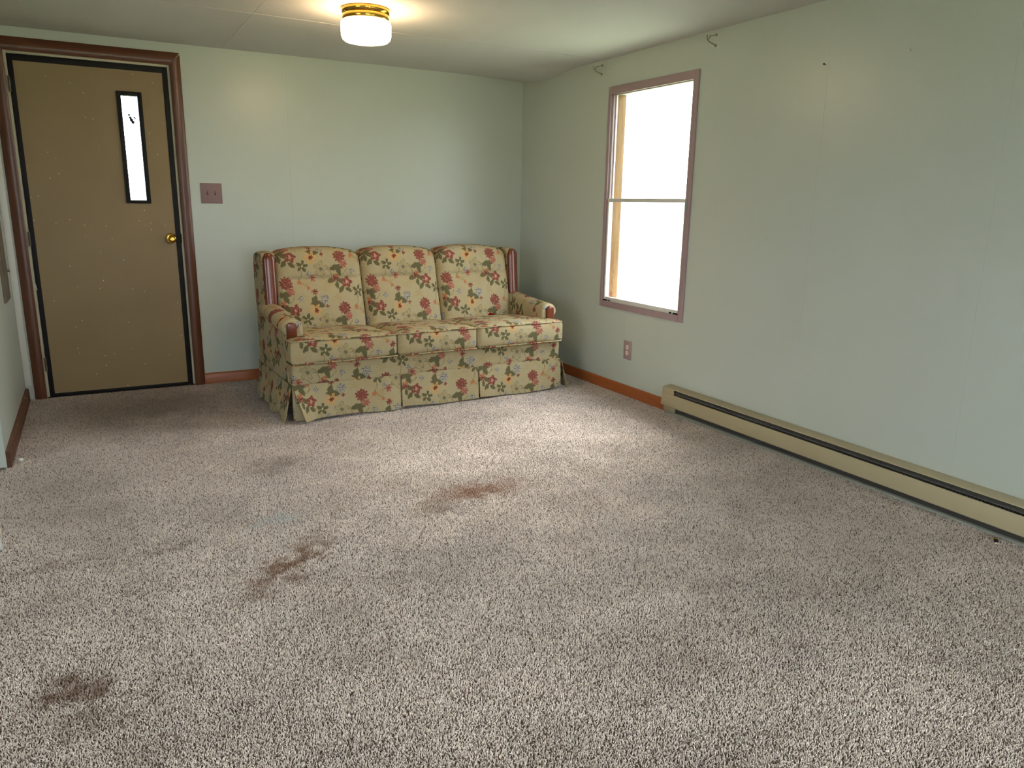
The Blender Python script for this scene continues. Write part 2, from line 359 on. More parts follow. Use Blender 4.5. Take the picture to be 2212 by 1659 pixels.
class MB:
    def __init__(s): s.v = []; s.f = []
    def add(s, v, f):
        k = len(s.v); s.v += [tuple(x) for x in v]; s.f += [tuple(i + k for i in q) for q in f]; return s
    def box(s, x0, x1, y0, y1, z0, z1):
        v = [(x, y, z) for x in (x0, x1) for y in (y0, y1) for z in (z0, z1)]
        return s.add(v, [(0, 1, 3, 2), (4, 6, 7, 5), (0, 4, 5, 1), (2, 3, 7, 6), (0, 2, 6, 4), (1, 5, 7, 3)])
    def lathe(s, prof, n=40, c=(0, 0, 0), axis='z'):
        v = []; f = []
        for r, z in prof:
            for k in range(n):
                a = 2 * pi * k / n; p = (r * math.cos(a), r * math.sin(a), z)
                if axis == 'y': p = (p[0], -p[2], p[1])
                if axis == 'x': p = (-p[2], p[0], p[1])
                v.append((p[0] + c[0], p[1] + c[1], p[2] + c[2]))
        for i in range(len(prof) - 1):
            for k in range(n):
                a = i * n + k; b = i * n + (k + 1) % n; f.append((a, b, b + n, a + n))
        if prof[0][0] > 1e-6: f.append(tuple(range(n))[::-1])
        if prof[-1][0] > 1e-6: f.append(tuple(range((len(prof) - 1) * n, len(prof) * n)))
        return s.add(v, f)
    def tube(s, pts, r, n=8, closed=False):
        P = [Vector(p) for p in pts]; N = len(P); v = []; f = []; ref = None
        rr = r if isinstance(r, (list, tuple)) else [r] * N
        for i in range(N):
            a = P[i - 1] if (i > 0 or closed) else P[i]; b = P[(i + 1) % N] if (i < N - 1 or closed) else P[i]
            d = (b - a).normalized()
            if ref is None: ref = d.orthogonal().normalized()
            ref = (ref - d * ref.dot(d)).normalized(); q = d.cross(ref)
            for k in range(n):
                t = 2 * pi * k / n; v.append(P[i] + (ref * math.cos(t) + q * math.sin(t)) * rr[i])
        for i in range(N if closed else N - 1):
            for k in range(n):
                a = i * n + k; b = i * n + (k + 1) % n; j = ((i + 1) % N) * n; f.append((a, b, j + (k + 1) % n, j + k))
        if not closed: f.append(tuple(range(n))[::-1]); f.append(tuple(range((N - 1) * n, N * n)))
        return s.add(v, f)
    def prism(s, poly, ax, a0, a1, m0=None, m1=None):
        # poly: list of 2D points in the other two axes (in order x,y,z without ax)
        n = len(poly); v = []
        for e, mm in ((a0, m0), (a1, m1)):
            for p in poly:
                t = e + (mm(p) if mm else 0); q = list(p); q.insert(ax, t); v.append(tuple(q))
        f = [tuple(range(n))[::-1], tuple(range(n, 2 * n))] + [(k, (k + 1) % n, n + (k + 1) % n, n + k) for k in range(n)]
        return s.add(v, f)
    def build(s, name, mat, parent=None, smooth=False, bevel=0.0, seg=2, **kw):
        o = obj(name, s.v, s.f, mat, parent, smooth=smooth, **kw)
        bm = bmesh.new(); bm.from_mesh(o.data); bmesh.ops.recalc_face_normals(bm, faces=bm.faces)
        if bevel:
            bmesh.ops.bevel(bm, geom=[e for e in bm.edges if len(e.link_faces) == 2 and e.calc_face_angle() > 0.5], offset=bevel, segments=seg, affect='EDGES', profile=0.5)
            for p in bm.faces: p.smooth = True
        bm.to_mesh(o.data); bm.free()
        if bevel or smooth: o.data.set_sharp_from_angle(angle=math.radians(40))
        return o
def rects(a0, a1, z0, z1, holes):
    A = sorted({a0, a1, *[x for h in holes for x in h[:2] if a0 < x < a1]}); Z = sorted({z0, z1, *[x for h in holes for x in h[2:] if z0 < x < z1]}); out = []
    for i in range(len(A) - 1):
        for j in range(len(Z) - 1):
            m = ((A[i] + A[i + 1]) / 2, (Z[j] + Z[j + 1]) / 2)
            if not any(h[0] < m[0] < h[1] and h[2] < m[1] < h[3] for h in holes): out.append((A[i], A[i + 1], Z[j], Z[j + 1]))
    return out

# ================================================================ the setting
TW = 0.10       # wall thickness
def wall(name, axis, face, sign, a0, a1, seams, holes):
    """axis: the axis the wall is normal to; face: coordinate of the room side; sign: direction away from the room"""
    mb = MB(); pt = 0.004
    for p in rects(a0, a1, -0.02, HC + 0.06, holes):
        lo, hi = sorted((face + sign * pt, face + sign * TW))
        mb.box(*((lo, hi, p[0], p[1]) if axis == 0 else (p[0], p[1], lo, hi)), p[2], p[3])
    w = mb.build(name, 'wall'); tag(w, kind='structure')
    edges = [a0] + sorted(seams) + [a1]
    for i in range(len(edges) - 1):
        g0 = 0.0002 if i > 0 else 0; g1 = 0.0002 if i < len(edges) - 2 else 0; mb = MB()
        for p in rects(edges[i] + g0, edges[i + 1] - g1, -0.01, HC + 0.05, holes):
            lo, hi = sorted((face, face + sign * pt))
            mb.box(*((lo, hi, p[0], p[1]) if axis == 0 else (p[0], p[1], lo, hi)), p[2], p[3])
        mb.build('wall_panel', 'wall', w)
    return w
wall('wall_back', 1, 0.0, 1, XL, 0.0, [-4.9, -1.883], [DOOR])
wall('wall_right', 0, 0.0, 1, YF, 0.0, [-1.493, -2.974, -3.846, -5.07], [WIN, WIN2])
wall('wall_front', 1, YF, -1, XL, 0.0, [-5.4, -1.2], [WIN3])
wall('wall_far_left', 0, XL, -1, YF, 0.0, [-6, -2.4], [WIN4])
# stub partition between the door and the next room
YS = -1.46
mb = MB(); mb.box(XP - 0.10, XP - 0.004, YS + 0.012, 0.0, -0.02, HC + 0.02); wl = mb.build('wall_left', 'core'); tag(wl, kind='structure')
mb = MB(); mb.box(XP - 0.004, XP, YS + 0.004, 0.0, -0.01, HC + 0.02); mb.build('wall_panel', 'wall', wl)
mb = MB(); mb.box(XP - 0.104, XP - 0.10, YS + 0.004, 0.0, -0.01, HC + 0.02); mb.build('wall_panel', 'wall', wl)
mb = MB(); mb.box(XP - 0.110, XP + 0.0, YS, YS + 0.012, 0.012, HC + 0.02); mb.build('end_board', 'wall', wl, bevel=0.002)
mb = MB(); mb.box(XP - 0.026, XP + 0.004, YS - 0.005, YS, 0.012, HC); mb.build('corner_strip', 'wall', wl, bevel=0.002)
# narrow pale filler strip between the left wall and the door casing
mb = MB(); mb.box(XP, XP + 0.038, -0.014, 0.0, 0.085, HC); mb.build('filler_strip', 'white_metal', wl, bevel=0.004)

# floor slab under the carpet
mb = MB(); mb.box(XL - 0.1, 0.1, YF - 0.1, 0.1, -0.10, -0.008); fl = mb.build('floor', 'subfloor'); tag(fl, kind='structure')

# ceiling: a backing slab and large sheets that sag a little, with open joints
def sag(x, y):
    s = 0.044 * math.exp(-((x + 0.02) / 0.34) ** 2 - ((y + 0.32) / 0.28) ** 2)
    s += 0.008 * math.exp(-(x / 0.25) ** 2) * math.exp(-((y + 1.0) / 0.7) ** 2)
    s += 0.006 * math.sin(x * 2.1 + 0.5) * math.sin(y * 1.7) * math.exp(-(min(abs(x), 1) / 3.0)) * min(1, abs(y) * 3, abs(x) * 3)
    return s
mb = MB(); mb.box(XL - 0.1, 0.1, YF - 0.1, 0.1, HC + 0.012, HC + 0.10); ce = mb.build('ceiling', 'core'); tag(ce, kind='structure')
def ceiling_sheet(x0, x1, y0, y1):
    g = 0.0008; gy = 0.0045; nx = max(2, int((x1 - x0) / 0.08)); ny = max(2, int((y1 - y0) / 0.08)); v = []; f = []
    for top in (0, 1):
        for i in range(nx + 1):
            for j in range(ny + 1):
                x = x0 + g + (x1 - x0 - 2 * g) * i / nx; y = y0 + gy + (y1 - y0 - 2 * gy) * j / ny
                v.append((x, y, HC + 0.012 if top else HC - sag(x, y)))
    n = (nx + 1) * (ny + 1); ix = lambda i, j: i * (ny + 1) + j
    for i in range(nx):
        for j in range(ny): f.append((ix(i, j), ix(i, j + 1), ix(i + 1, j + 1), ix(i + 1, j)))
    ring = [ix(i, 0) for i in range(nx + 1)] + [ix(nx, j) for j in range(1, ny + 1)] + [ix(i, ny) for i in range(nx - 1, -1, -1)] + [ix(0, j) for j in range(ny - 1, 0, -1)]
    for k in range(len(ring)):
        a, b = ring[k], ring[(k + 1) % len(ring)]; f.append((a, b, b + n, a + n))
    o = obj('ceiling_panel', v, f, 'ceiling', ce, smooth=True, angle=math.radians(40)); return o
for ya, yb in ((-1.112, 0.0), (-3.55, -1.112), (-5.99, -3.55), (YF, -5.99)):
    for xa, xb in ((XL, -2.293), (-2.293, 0.0)): ceiling_sheet(xa, xb, ya, yb)

# baseboards
def base_bar(name, axis, a0, a1, face, sign, mat, h=0.075, th=0.013):
    # profile across (depth, z)
    pr = [(0, -0.005), (th, -0.005), (th, h - 0.012), (th - 0.003, h - 0.004), (th - 0.008, h), (0, h)]
    poly = [(face + sign * d, z) for d, z in pr]; mb = MB(); mb.prism(poly, axis, a0, a1)
    o = mb.build(name, mat, smooth=True); tag(o, kind='structure'); return o
base_bar('baseboard_back', 0, -2.556, 0.0, 0.0, -1, 'base_x')
base_bar('baseboard_right', 1, -1.995, -0.0135, 0.0, -1, 'base_y', h=0.072)
base_bar('baseboard_right_end', 1, YF, -4.47, 0.0, -1, 'base_y', h=0.072)
base_bar('baseboard_left', 1, YS + 0.03, -0.022, XP, 1, 'base_worn', h=0.078, th=0.02)

# outdoors
mb = MB(); mb.box(-60, 60, -60, 60, -0.75, -0.65); g = mb.build('ground', 'lawn'); tag(g, kind='structure')
mb = MB(); mb.box(XL - 0.5, 0.45, YF - 0.45, 0.5, HC + 0.12, HC + 0.18); g = mb.build('roof', 'roof'); tag(g, kind='structure')

# ---------------------------------------------------------------- window in the right wall
def frame_bars(y0, y1, z0, z1, w, x0, x1):
    """four bars (y-z plane) just inside the given rectangle: left(y1), right(y0), top, bottom"""
    wl, wr, wt, wb = w
    return [(x0, x1, y1 - wl, y1, z0, z1), (x0, x1, y0, y0 + wr, z0, z1), (x0, x1, y0 + wr, y1 - wl, z1 - wt, z1), (x0, x1, y0 + wr, y1 - wl, z0, z0 + wb)]
wn = empty('window_1', (0, -1.64, 0.585)); tag(wn, 'tall sash window with mauve trim in the right-hand wall', 'window', kind='structure')
def wpart(name, b, mat, par=wn, bevel=0.0015):
    mb = MB(); mb.box(b[0], b[1], b[2] + 1.64, b[3] + 1.64, b[4] - 0.585, b[5] - 0.585) if par is wn else mb.box(*b)
    return mb.build(name, mat, par, bevel=bevel)
CAS = (-2.081, -1.2014, 0.585, 2.0592)
for b in ((-0.012, 0, WIN[1] + 0.004, CAS[1], CAS[2], CAS[3]), (-0.012, 0, CAS[0], WIN[0] + 0.006, CAS[2], CAS[3]), (-0.012, 0, WIN[0] + 0.006, WIN[1] + 0.004, WIN[3] - 0.012, CAS[3]), (-0.012, 0, WIN[0] + 0.006, WIN[1] + 0.004, CAS[2], WIN[2] - 0.004)):
    wpart('casing', b, 'mauve')
for b in frame_bars(WIN[0], WIN[1], WIN[2], WIN[3], (0.012, 0.010, 0.008, 0.008), 0.0, 0.035): wpart('frame', b, 'mauve')
# upper sash sits further out, lower sash nearer the room
us = (WIN[0] + 0.010, WIN[1] - 0.012, 1.315, WIN[3] - 0.008)
for b in frame_bars(*us, (0.009, 0.006, 0.008, 0.012), 0.018, 0.030): wpart('upper_sash', b, 'white_metal')
wpart('pane', (0.023, 0.025, us[0] + 0.006, us[1] - 0.009, us[2] + 0.012, us[3] - 0.008), 'glass', bevel=0)
ls = (WIN[0] + 0.004, WIN[1] - 0.004, WIN[2] - 0.004, 1.332)
for b in frame_bars(*ls, (0.016, 0.013, 0.023, 0.030), -0.006, 0.010): wpart('lower_sash', b, 'white_metal')
wpart('pane', (0.001, 0.003, ls[0] + 0.013, ls[1] - 0.016, ls[2] + 0.030, ls[3] - 0.023), 'glass', bevel=0)
for y0, y1 in ((-1.24, -1.288), (-1.298, -1.318), (-1.952, -1.975), (-1.987, -2.038)):
    wpart('weep_slot', (-0.0072, -0.0055, min(y0, y1), max(y0, y1), 0.628, 0.637), 'blackslot', bevel=0)
wpart('latch', (-0.018, -0.012, -2.062, -2.050, 1.255, 1.335), 'grey_metal', bevel=0.003)
# reveal boards outside the sashes
RD = 0.105
wpart('reveal_board', (0.036, RD, WIN[1] - 0.012, WIN[1] + 0.012, WIN[2] + 0.0, WIN[3]), 'reveal')
wpart('reveal_board', (0.036, RD, WIN[0] - 0.012, WIN[0] + 0.008, WIN[2], WIN[3]), 'reveal')
wpart('reveal_board', (0.036, RD, WIN[0], WIN[1], WIN[3] - 0.008, WIN[3] + 0.012), 'sill')
wpart('sill', (0.036, RD + 0.03, WIN[0] - 0.02, WIN[1] + 0.02, WIN[2] - 0.03, WIN[2] + 0.004), 'sill')

def plain_window(name, axis, face, sign, h):
    e = empty(name, (face, (h[0] + h[1]) / 2, h[2]) if axis == 0 else ((h[0] + h[1]) / 2, face, h[2])); tag(e, kind='structure')
    def part(nm, d0, d1, a0, a1, z0, z1, mat, bev=0.002):
        lo, hi = sorted((sign * d0, sign * d1)); ac = (h[0] + h[1]) / 2; mb = MB()
        q = (a0 - ac, a1 - ac)
        mb.box(*((lo, hi) + q if axis == 0 else q + (lo, hi)), z0 - h[2], z1 - h[2]); mb.build(nm, mat, e, bevel=bev)
    for a0, a1, z0, z1 in ((h[0] - 0.045, h[0], h[2] - 0.045, h[3] + 0.045), (h[1], h[1] + 0.045, h[2] - 0.045, h[3] + 0.045), (h[0], h[1], h[3], h[3] + 0.045), (h[0], h[1], h[2] - 0.045, h[2])):
        part('casing', -0.012, 0.0, a0, a1, z0, z1, 'mauve')
    k = max(1, round((h[1] - h[0]) / 1.0)); w = (h[1] - h[0]) / k
    for i in range(k):
        a = h[0] + i * w
        for q in ((a, a + 0.02, h[2], h[3]), (a + w - 0.02, a + w, h[2], h[3]), (a + 0.02, a + w - 0.02, h[2], h[2] + 0.02), (a + 0.02, a + w - 0.02, h[3] - 0.02, h[3]), (a + 0.02, a + w - 0.02, (h[2] + h[3]) / 2 - 0.01, (h[2] + h[3]) / 2 + 0.01)):
            part('sash', 0.02, 0.045, *q, 'white_metal')
        part('pane', 0.031, 0.033, a + 0.02, a + w - 0.02, h[2] + 0.02, h[3] - 0.02, 'glass', 0)
plain_window('window_2', 0, 0.0, 1, WIN2); plain_window('window_3', 1, YF, -1, WIN3); plain_window('window_4', 0, XL, -1, WIN4)

# ---------------------------------------------------------------- entrance door
dr = empty('door_1', (-3.07, 0, 0)); tag(dr, 'tan speckled entrance door with black edging and narrow glass', 'door', kind='structure')
DX = 3.07
def dbox(name, x0, x1, y0, y1, z0, z1, mat, par=dr, bevel=0.0015):
    mb = MB(); mb.box(x0 + DX, x1 + DX, y0, y1, z0, z1); return mb.build(name, mat, par, bevel=bevel)
SX0, SX1, SZ0, SZ1 = -3.503, -2.637, 0.004, 2.100
LX0, LX1, LZ0, LZ1 = -2.944, -2.798, 1.246, 1.936        # outline of the lite frame
hole = (LX0 + 0.02, LX1 - 0.02, LZ0 + 0.02, LZ1 - 0.02)
mb = MB()
for p in rects(SX0 + 0.002, SX1 - 0.002, SZ0 + 0.002, SZ1 - 0.002, [hole]): mb.box(p[0] + DX, p[1] + DX, 0.004, 0.044, p[2], p[3])
slab = mb.build('door_slab', 'door', dr)
for b in ((SX0, SX0 + 0.026, SZ0, SZ1), (SX1 - 0.030, SX1, SZ0, SZ1), (SX0 + 0.026, SX1 - 0.030, SZ1 - 0.036, SZ1), (SX0 + 0.026, SX1 - 0.030, SZ0, SZ0 + 0.020)):
    dbox('edge_strip', b[0], b[1], 0.0, 0.046, b[2], b[3], 'black')
lw = 0.026
for b in ((LX0, LX0 + lw, LZ0, LZ1), (LX1 - lw, LX1, LZ0, LZ1), (LX0 + lw, LX1 - lw, LZ1 - lw, LZ1), (LX0 + lw, LX1 - lw, LZ0, LZ0 + lw * 0.8)):
    dbox('lite_frame', b[0], b[1], -0.010, 0.030, b[2], b[3], 'black', bevel=0.004)
pane = dbox('pane', LX0 + lw, LX1 - lw, 0.020, 0.024, LZ0 + 0.02, LZ1 - lw, 'glass', bevel=0)
# a dark insect-like smudge and two strands on the glass
mb = MB()
for x, z, r in ((-2.874, 1.780, 0.0085), (-2.868, 1.766, 0.011), (-2.861, 1.753, 0.010), (-2.880, 1.796, 0.007), (-2.850, 1.782, 0.0055), (-2.846, 1.776, 0.004)):
    mb.lathe([(0, 0.004), (r * 0.8, 0.003), (r, 0.0), (r * 0.8, -0.003), (0, -0.004)], 10, (x + DX, 0.017, z), 'y')
mb.build('smudge', 'bug', pane, smooth=True)
mb = MB(); mb.tube([(-2.862 + DX, 0.018, 1.872), (-2.845 + DX, 0.018, 1.866), (-2.828 + DX, 0.018, 1.858)], 0.0022, 6)
mb.tube([(-2.912 + DX, 0.018, 1.906), (-2.902 + DX, 0.018, 1.896), (-2.892 + DX, 0.018, 1.892)], 0.0022, 6); mb.build('strand', 'bug', pane)
# jamb
dbox('jamb', DOOR[0] + 0.0005, SX0 - 0.003, 0.006, 0.10, 0.0, DOOR[3], 'jamb'); dbox('jamb', SX1 + 0.003, DOOR[1] - 0.0005, 0.006, 0.10, 0.0, DOOR[3], 'jamb')
dbox('jamb', SX0 - 0.003, SX1 + 0.003, 0.006, 0.10, SZ1 + 0.003, DOOR[3] - 0.0005, 'jamb')
dbox('jamb_stop', DOOR[0] + 0.001, SX0 + 0.014, 0.047, 0.075, 0.0, DOOR[3] - 0.001, 'jamb'); dbox('jamb_stop', SX1 - 0.014, DOOR[1] - 0.001, 0.047, 0.075, 0.0, DOOR[3] - 0.001, 'jamb')
dbox('jamb_stop', SX0 + 0.014, SX1 - 0.014, 0.047, 0.075, SZ1 - 0.014, DOOR[3] - 0.001, 'jamb'); dbox('sill_stop', SX0 + 0.014, SX1 - 0.014, 0.047, 0.075, 0.0, 0.02, 'black')
dbox('threshold', DOOR[0] + 0.002, DOOR[1] - 0.002, 0.0, 0.10, -0.012, 0.003, 'black')
# casing with rounded face and mitred corners
def cas_prof(w, d=0.021, n=8):
    pr = [(0.0, 0.0), (0.0, d * 0.55)]
    for k in range(1, n): 
        s = k / n; pr.append((w * s, d * (0.55 + 0.45 * math.sin(pi * min(1, s * 1.08) ** 0.8))))
    pr += [(w, d * 0.35), (w, 0.0)]; return pr
cw = 0.0655; cz = DOOR[3]
mb = MB(); mb.prism([(DOOR[1] + a + DX, -d) for a, d in cas_prof(cw)], 2, -0.004, cz, None, lambda p: (p[0] - DX - DOOR[1])); mb.build('casing', 'casing', dr, smooth=True)
mb = MB(); mb.prism([(DOOR[0] - a + DX, -d) for a, d in cas_prof(cw)], 2, -0.004, cz, None, lambda p: (DOOR[0] - (p[0] - DX))); mb.build('casing', 'casing', dr, smooth=True)
mb = MB(); mb.prism([(-d, cz + a) for a, d in cas_prof(0.076)], 0, DOOR[0] + DX, DOOR[1] + DX, lambda p: -(p[1] - cz) * cw / 0.076, lambda p: (p[1] - cz) * cw / 0.076); mb.build('casing', 'casing_h', dr, smooth=True)
# knob with rosette, latch bulge, hinges
kx, kz = -2.697 + DX, 1.020
mb = MB(); mb.lathe([(0.034, -0.004), (0.034, 0.004), (0.030, 0.009), (0.020, 0.011), (0.0, 0.011)], 36, (kx, 0, kz), 'y'); ro = mb.build('rosette', 'brass', dr, smooth=True)
mb = MB(); mb.lathe([(0.011, 0.008), (0.011, 0.028), (0.019, 0.034), (0.0255, 0.044), (0.0262, 0.052), (0.022, 0.060), (0.017, 0.0625), (0.015, 0.060), (0.010, 0.0585), (0.0, 0.060)], 36, (kx + 0.004, 0, kz), 'y'); mb.build('knob', 'brass', dr, smooth=True)
mb = MB(); mb.box(SX1 - 0.004 + DX, SX1 + 0.006 + DX, -0.004, 0.02, kz - 0.035, kz + 0.03); mb.build('strike', 'black', dr, bevel=0.004)
for z in (1.93, 1.02, 0.72, 0.22):
    mb = MB(); h = 0.09 if z != 0.72 else 0.035
    for k in range(5 if h > .05 else 2):
        mb.lathe([(0.005, k * h / 5), (0.005, (k + 0.9) * h / 5)], 10, (SX0 - 0.002 + DX, -0.003, z - h / 2))
    mb.box(SX0 - 0.012 + DX, SX0 + DX, -0.001, 0.004, z - h / 2, z + h / 2); mb.build('hinge', 'jamb' if h < .05 else 'box_metal', dr, smooth=True)

# ================================================================ things
# ---------------------------------------------------------------- sofa
S0 = (-2.164, -1.246, 0.0); SRZ = math.atan2(0.067, 1.848)
sofa = empty('sofa', S0, SRZ); tag(sofa, 'three-seat floral sofa with wooden wing trim and a skirt', 'sofa')
def puff(h, r, n, deform=None, uvf=None):
    """rounded box centred at 0; h half sizes, n interior subdivisions; returns verts, faces, uvs"""
    def axis(hh, k):
        e = [0, 0.12, 0.35, 0.65, 1.0]; L = [-hh + r * q for q in e]; R = [hh - r * q for q in e][::-1]
        mid = list(np.linspace(-hh + r, hh - r, k + 1))[1:-1]; return L + mid + R
    A = [axis(h[i], n[i]) for i in range(3)]; key = {}; V = []; F = []; UV = []
    def vid(p):
        k = tuple(round(c, 6) for c in p)
        if k not in key:
            q = [max(-h[i] + r, min(h[i] - r, p[i])) for i in range(3)]; d = Vector(p) - Vector(q)
            w = Vector(q) + (d.normalized() * r if d.length > 1e-9 else d)
            key[k] = len(V); V.append(tuple(w))
        return key[k]
    for ax in range(3):
        b, c = [i for i in range(3) if i != ax]
        for sgn in (-1, 1):
            for i in range(len(A[b]) - 1):
                for j in range(len(A[c]) - 1):
                    quad = []
                    for ii, jj in ((i, j), (i + 1, j), (i + 1, j + 1), (i, j + 1)):
                        p = [0, 0, 0]; p[ax] = sgn * h[ax]; p[b] = A[b][ii]; p[c] = A[c][jj]; quad.append(vid(p))
                    flip = (sgn < 0) ^ (ax == 1)
                    if flip: quad = quad[::-1]
                    F.append(quad); UV.append((ax, sgn))
    V0 = V
    if deform: V = [deform(*p) for p in V]
    uvs = []
    for f, (ax, sgn) in zip(F, UV):
        for i in f: uvs.append(uvf(ax, sgn, V[i]))
    return V, F, uvs
def fabric_uv(u0, z0, v0=0.0, du=0.0, dv=0.0):
    def g(ax, sgn, p):
        if ax == 1: return (p[0] - u0 + du, z0 - p[2] + dv)
        if ax == 2: return (p[0] - u0 + du, dv - (p[1] - v0))
        return (p[1] - v0 + du, z0 - p[2] + dv)
    return g
def loft(secs, close=True):
    n = len(secs[0]); V = [p for s in secs for p in s]; F = []
    for i in range(len(secs) - 1):
        for k in range(n if close else n - 1):
            a = i * n + k; b = i * n + (k + 1) % n; F.append((a, b, b + n, a + n))
    return V, F
def uv_for(V, F, fn): return [fn(V[i]) for f in F for i in f]

# base: upholstered front rail and sides
def rail(x0, x1, y0, y1, z0, z1, r, fn, name):
    h = ((x1 - x0) / 2, (y1 - y0) / 2, (z1 - z0) / 2); c = ((x0 + x1) / 2, (y0 + y1) / 2, (z0 + z1) / 2)
    V, F, uv = puff(h, r, (14, 8, 4), lambda x, y, z: (x + c[0], y + c[1], z + c[2]), fn)
    return obj(name, V, F, 'floral', sofa, uv, True)
rail(-0.048, 1.842, 0.004, 0.82, 0.10, 0.342, 0.012, fabric_uv(-0.048, 0.345, 0, 0.20, 0.09), 'base')
for nm, x0, x1 in (('side_panel', -0.052, 0.04), ('side_panel', 1.752, 1.846)):
    rail(x0, x1, 0.085, 0.82, 0.20, 0.56, 0.012, fabric_uv(x0, 0.56, 0, 0.1, 0.02), nm)
rail(-0.045, 1.84, 0.74, 0.86, 0.12, 0.90, 0.03, fabric_uv(0, 0.9, 0, 0.0, 0.0), 'back_panel')
# feet hidden by the skirt
for x in (0.05, 1.74):
    for y in (0.1, 0.74):
        mb = MB(); mb.lathe([(0.018, -0.006), (0.03, 0.06), (0.034, 0.12)], 16, (x, y, 0)); mb.build('foot', 'sofa_wood', sofa, smooth=True)

# seat cushions (outer two are T-shaped and wrap in front of the arms)
SEATS = ((-0.062, 0.602, -1), (0.604, 1.163, 0), (1.165, 1.840, 1))
def seat_top(v): return 0.492 - 0.030 * max(0.0, min(1.0, (v + 0.0) / 0.55))
for x0, x1, side in SEATS:
    h = ((x1 - x0) / 2, 0.31, 0.073); c = ((x0 + x1) / 2, 0.275, 0.421); r = 0.030
    def dfm(x, y, z, h=h, c=c, side=side):
        a = x / h[0]; b = y / h[1]; px = x + c[0]; py = y + c[1]; pz = z + c[2]
        if side < 0 and px < 0.052: py = -0.035 + (py + 0.035) * 0.21
        if side > 0 and px > 1.738: py = -0.035 + (py + 0.035) * 0.21
        if z > 0:
            k = z / h[2]; pz += k * (0.022 * (1 - a ** 4) * (1 - abs(b) ** 3) - 0.030 * max(0, (py / 0.55)))
        if py < 0: py -= 0.008 * (1 - a * a) * (1 - (z / h[2]) ** 2)
        return (px, py, pz)
    V, F, uv = puff(h, r, (30, 16, 4), dfm, fabric_uv(x0, 0.494, -0.035, -0.035, 0.055))
    cu = obj('seat_cushion', V, F, 'floral', sofa, uv, True)
    for zz, nm in ((0.4885, 'piping'), (0.3535, 'piping')):
        y0 = -0.0335; rc = 0.02; P = [(x0 + 0.002, 0.075, zz)]
        for k in range(7):
            t = pi + (pi / 2) * k / 6; P.append((x0 + 0.002 + rc + rc * math.cos(t), y0 + rc + rc * math.sin(t), zz))
        for k in range(7):
            t = 1.5 * pi + (pi / 2) * k / 6; P.append((x1 - 0.002 - rc + rc * math.cos(t), y0 + rc + rc * math.sin(t), zz))
        P.append((x1 - 0.002, 0.075, zz)); mb = MB(); mb.tube(P, 0.0042, 8)
        uv = [((mb.v[i][0] - x0) * 1.0, zz * 3) for f in mb.f for i in f]
        obj(nm, mb.v, mb.f, 'floral', cu, uv, True)

# back cushions with a crease a quarter down
BACKS = ((0.028, 0.606), (0.608, 1.170), (1.172, 1.752))
for x0, x1 in BACKS:
    h = ((x1 - x0) / 2, 0.105, 0.275); c = ((x0 + x1) / 2, 0.0, 0.0); r = 0.055
    def dfm(x, y, z, h=h, c=c):
        a = x / h[0]; t = (z + h[2]) / (2 * h[2])             # t: 0 bottom .. 1 top
        pz = 0.405 + 0.545 * t; py = 0.585 + y + 0.14 * t
        tc = 0.70
        lob = math.sin(pi * max(0, min(1, t / tc))) ** 0.7 if t < tc else math.sin(pi * max(0, min(1, (t - tc) / (1.04 - tc)))) ** 0.6
        if y < 0:
            k = min(1, -y / h[1]); py -= k * ((0.030 if t < tc else 0.022) * lob * (1 - abs(a) ** 3.0)) - k * 0.006 * math.exp(-((t - tc) / 0.02) ** 2) * (1 - a ** 6)
        if t > 0.8: pz += 0.034 * (1 - abs(a) ** 2.6) * (t - 0.8) / 0.2
        px = x + c[0]
        return (px, py, pz)
    V, F, uv = puff(h, r, (26, 4, 44), dfm, fabric_uv(x0, 0.985, 0.6, 0.0, 0.005))
    obj('back_cushion', V, F, 'floral', sofa, uv, True)

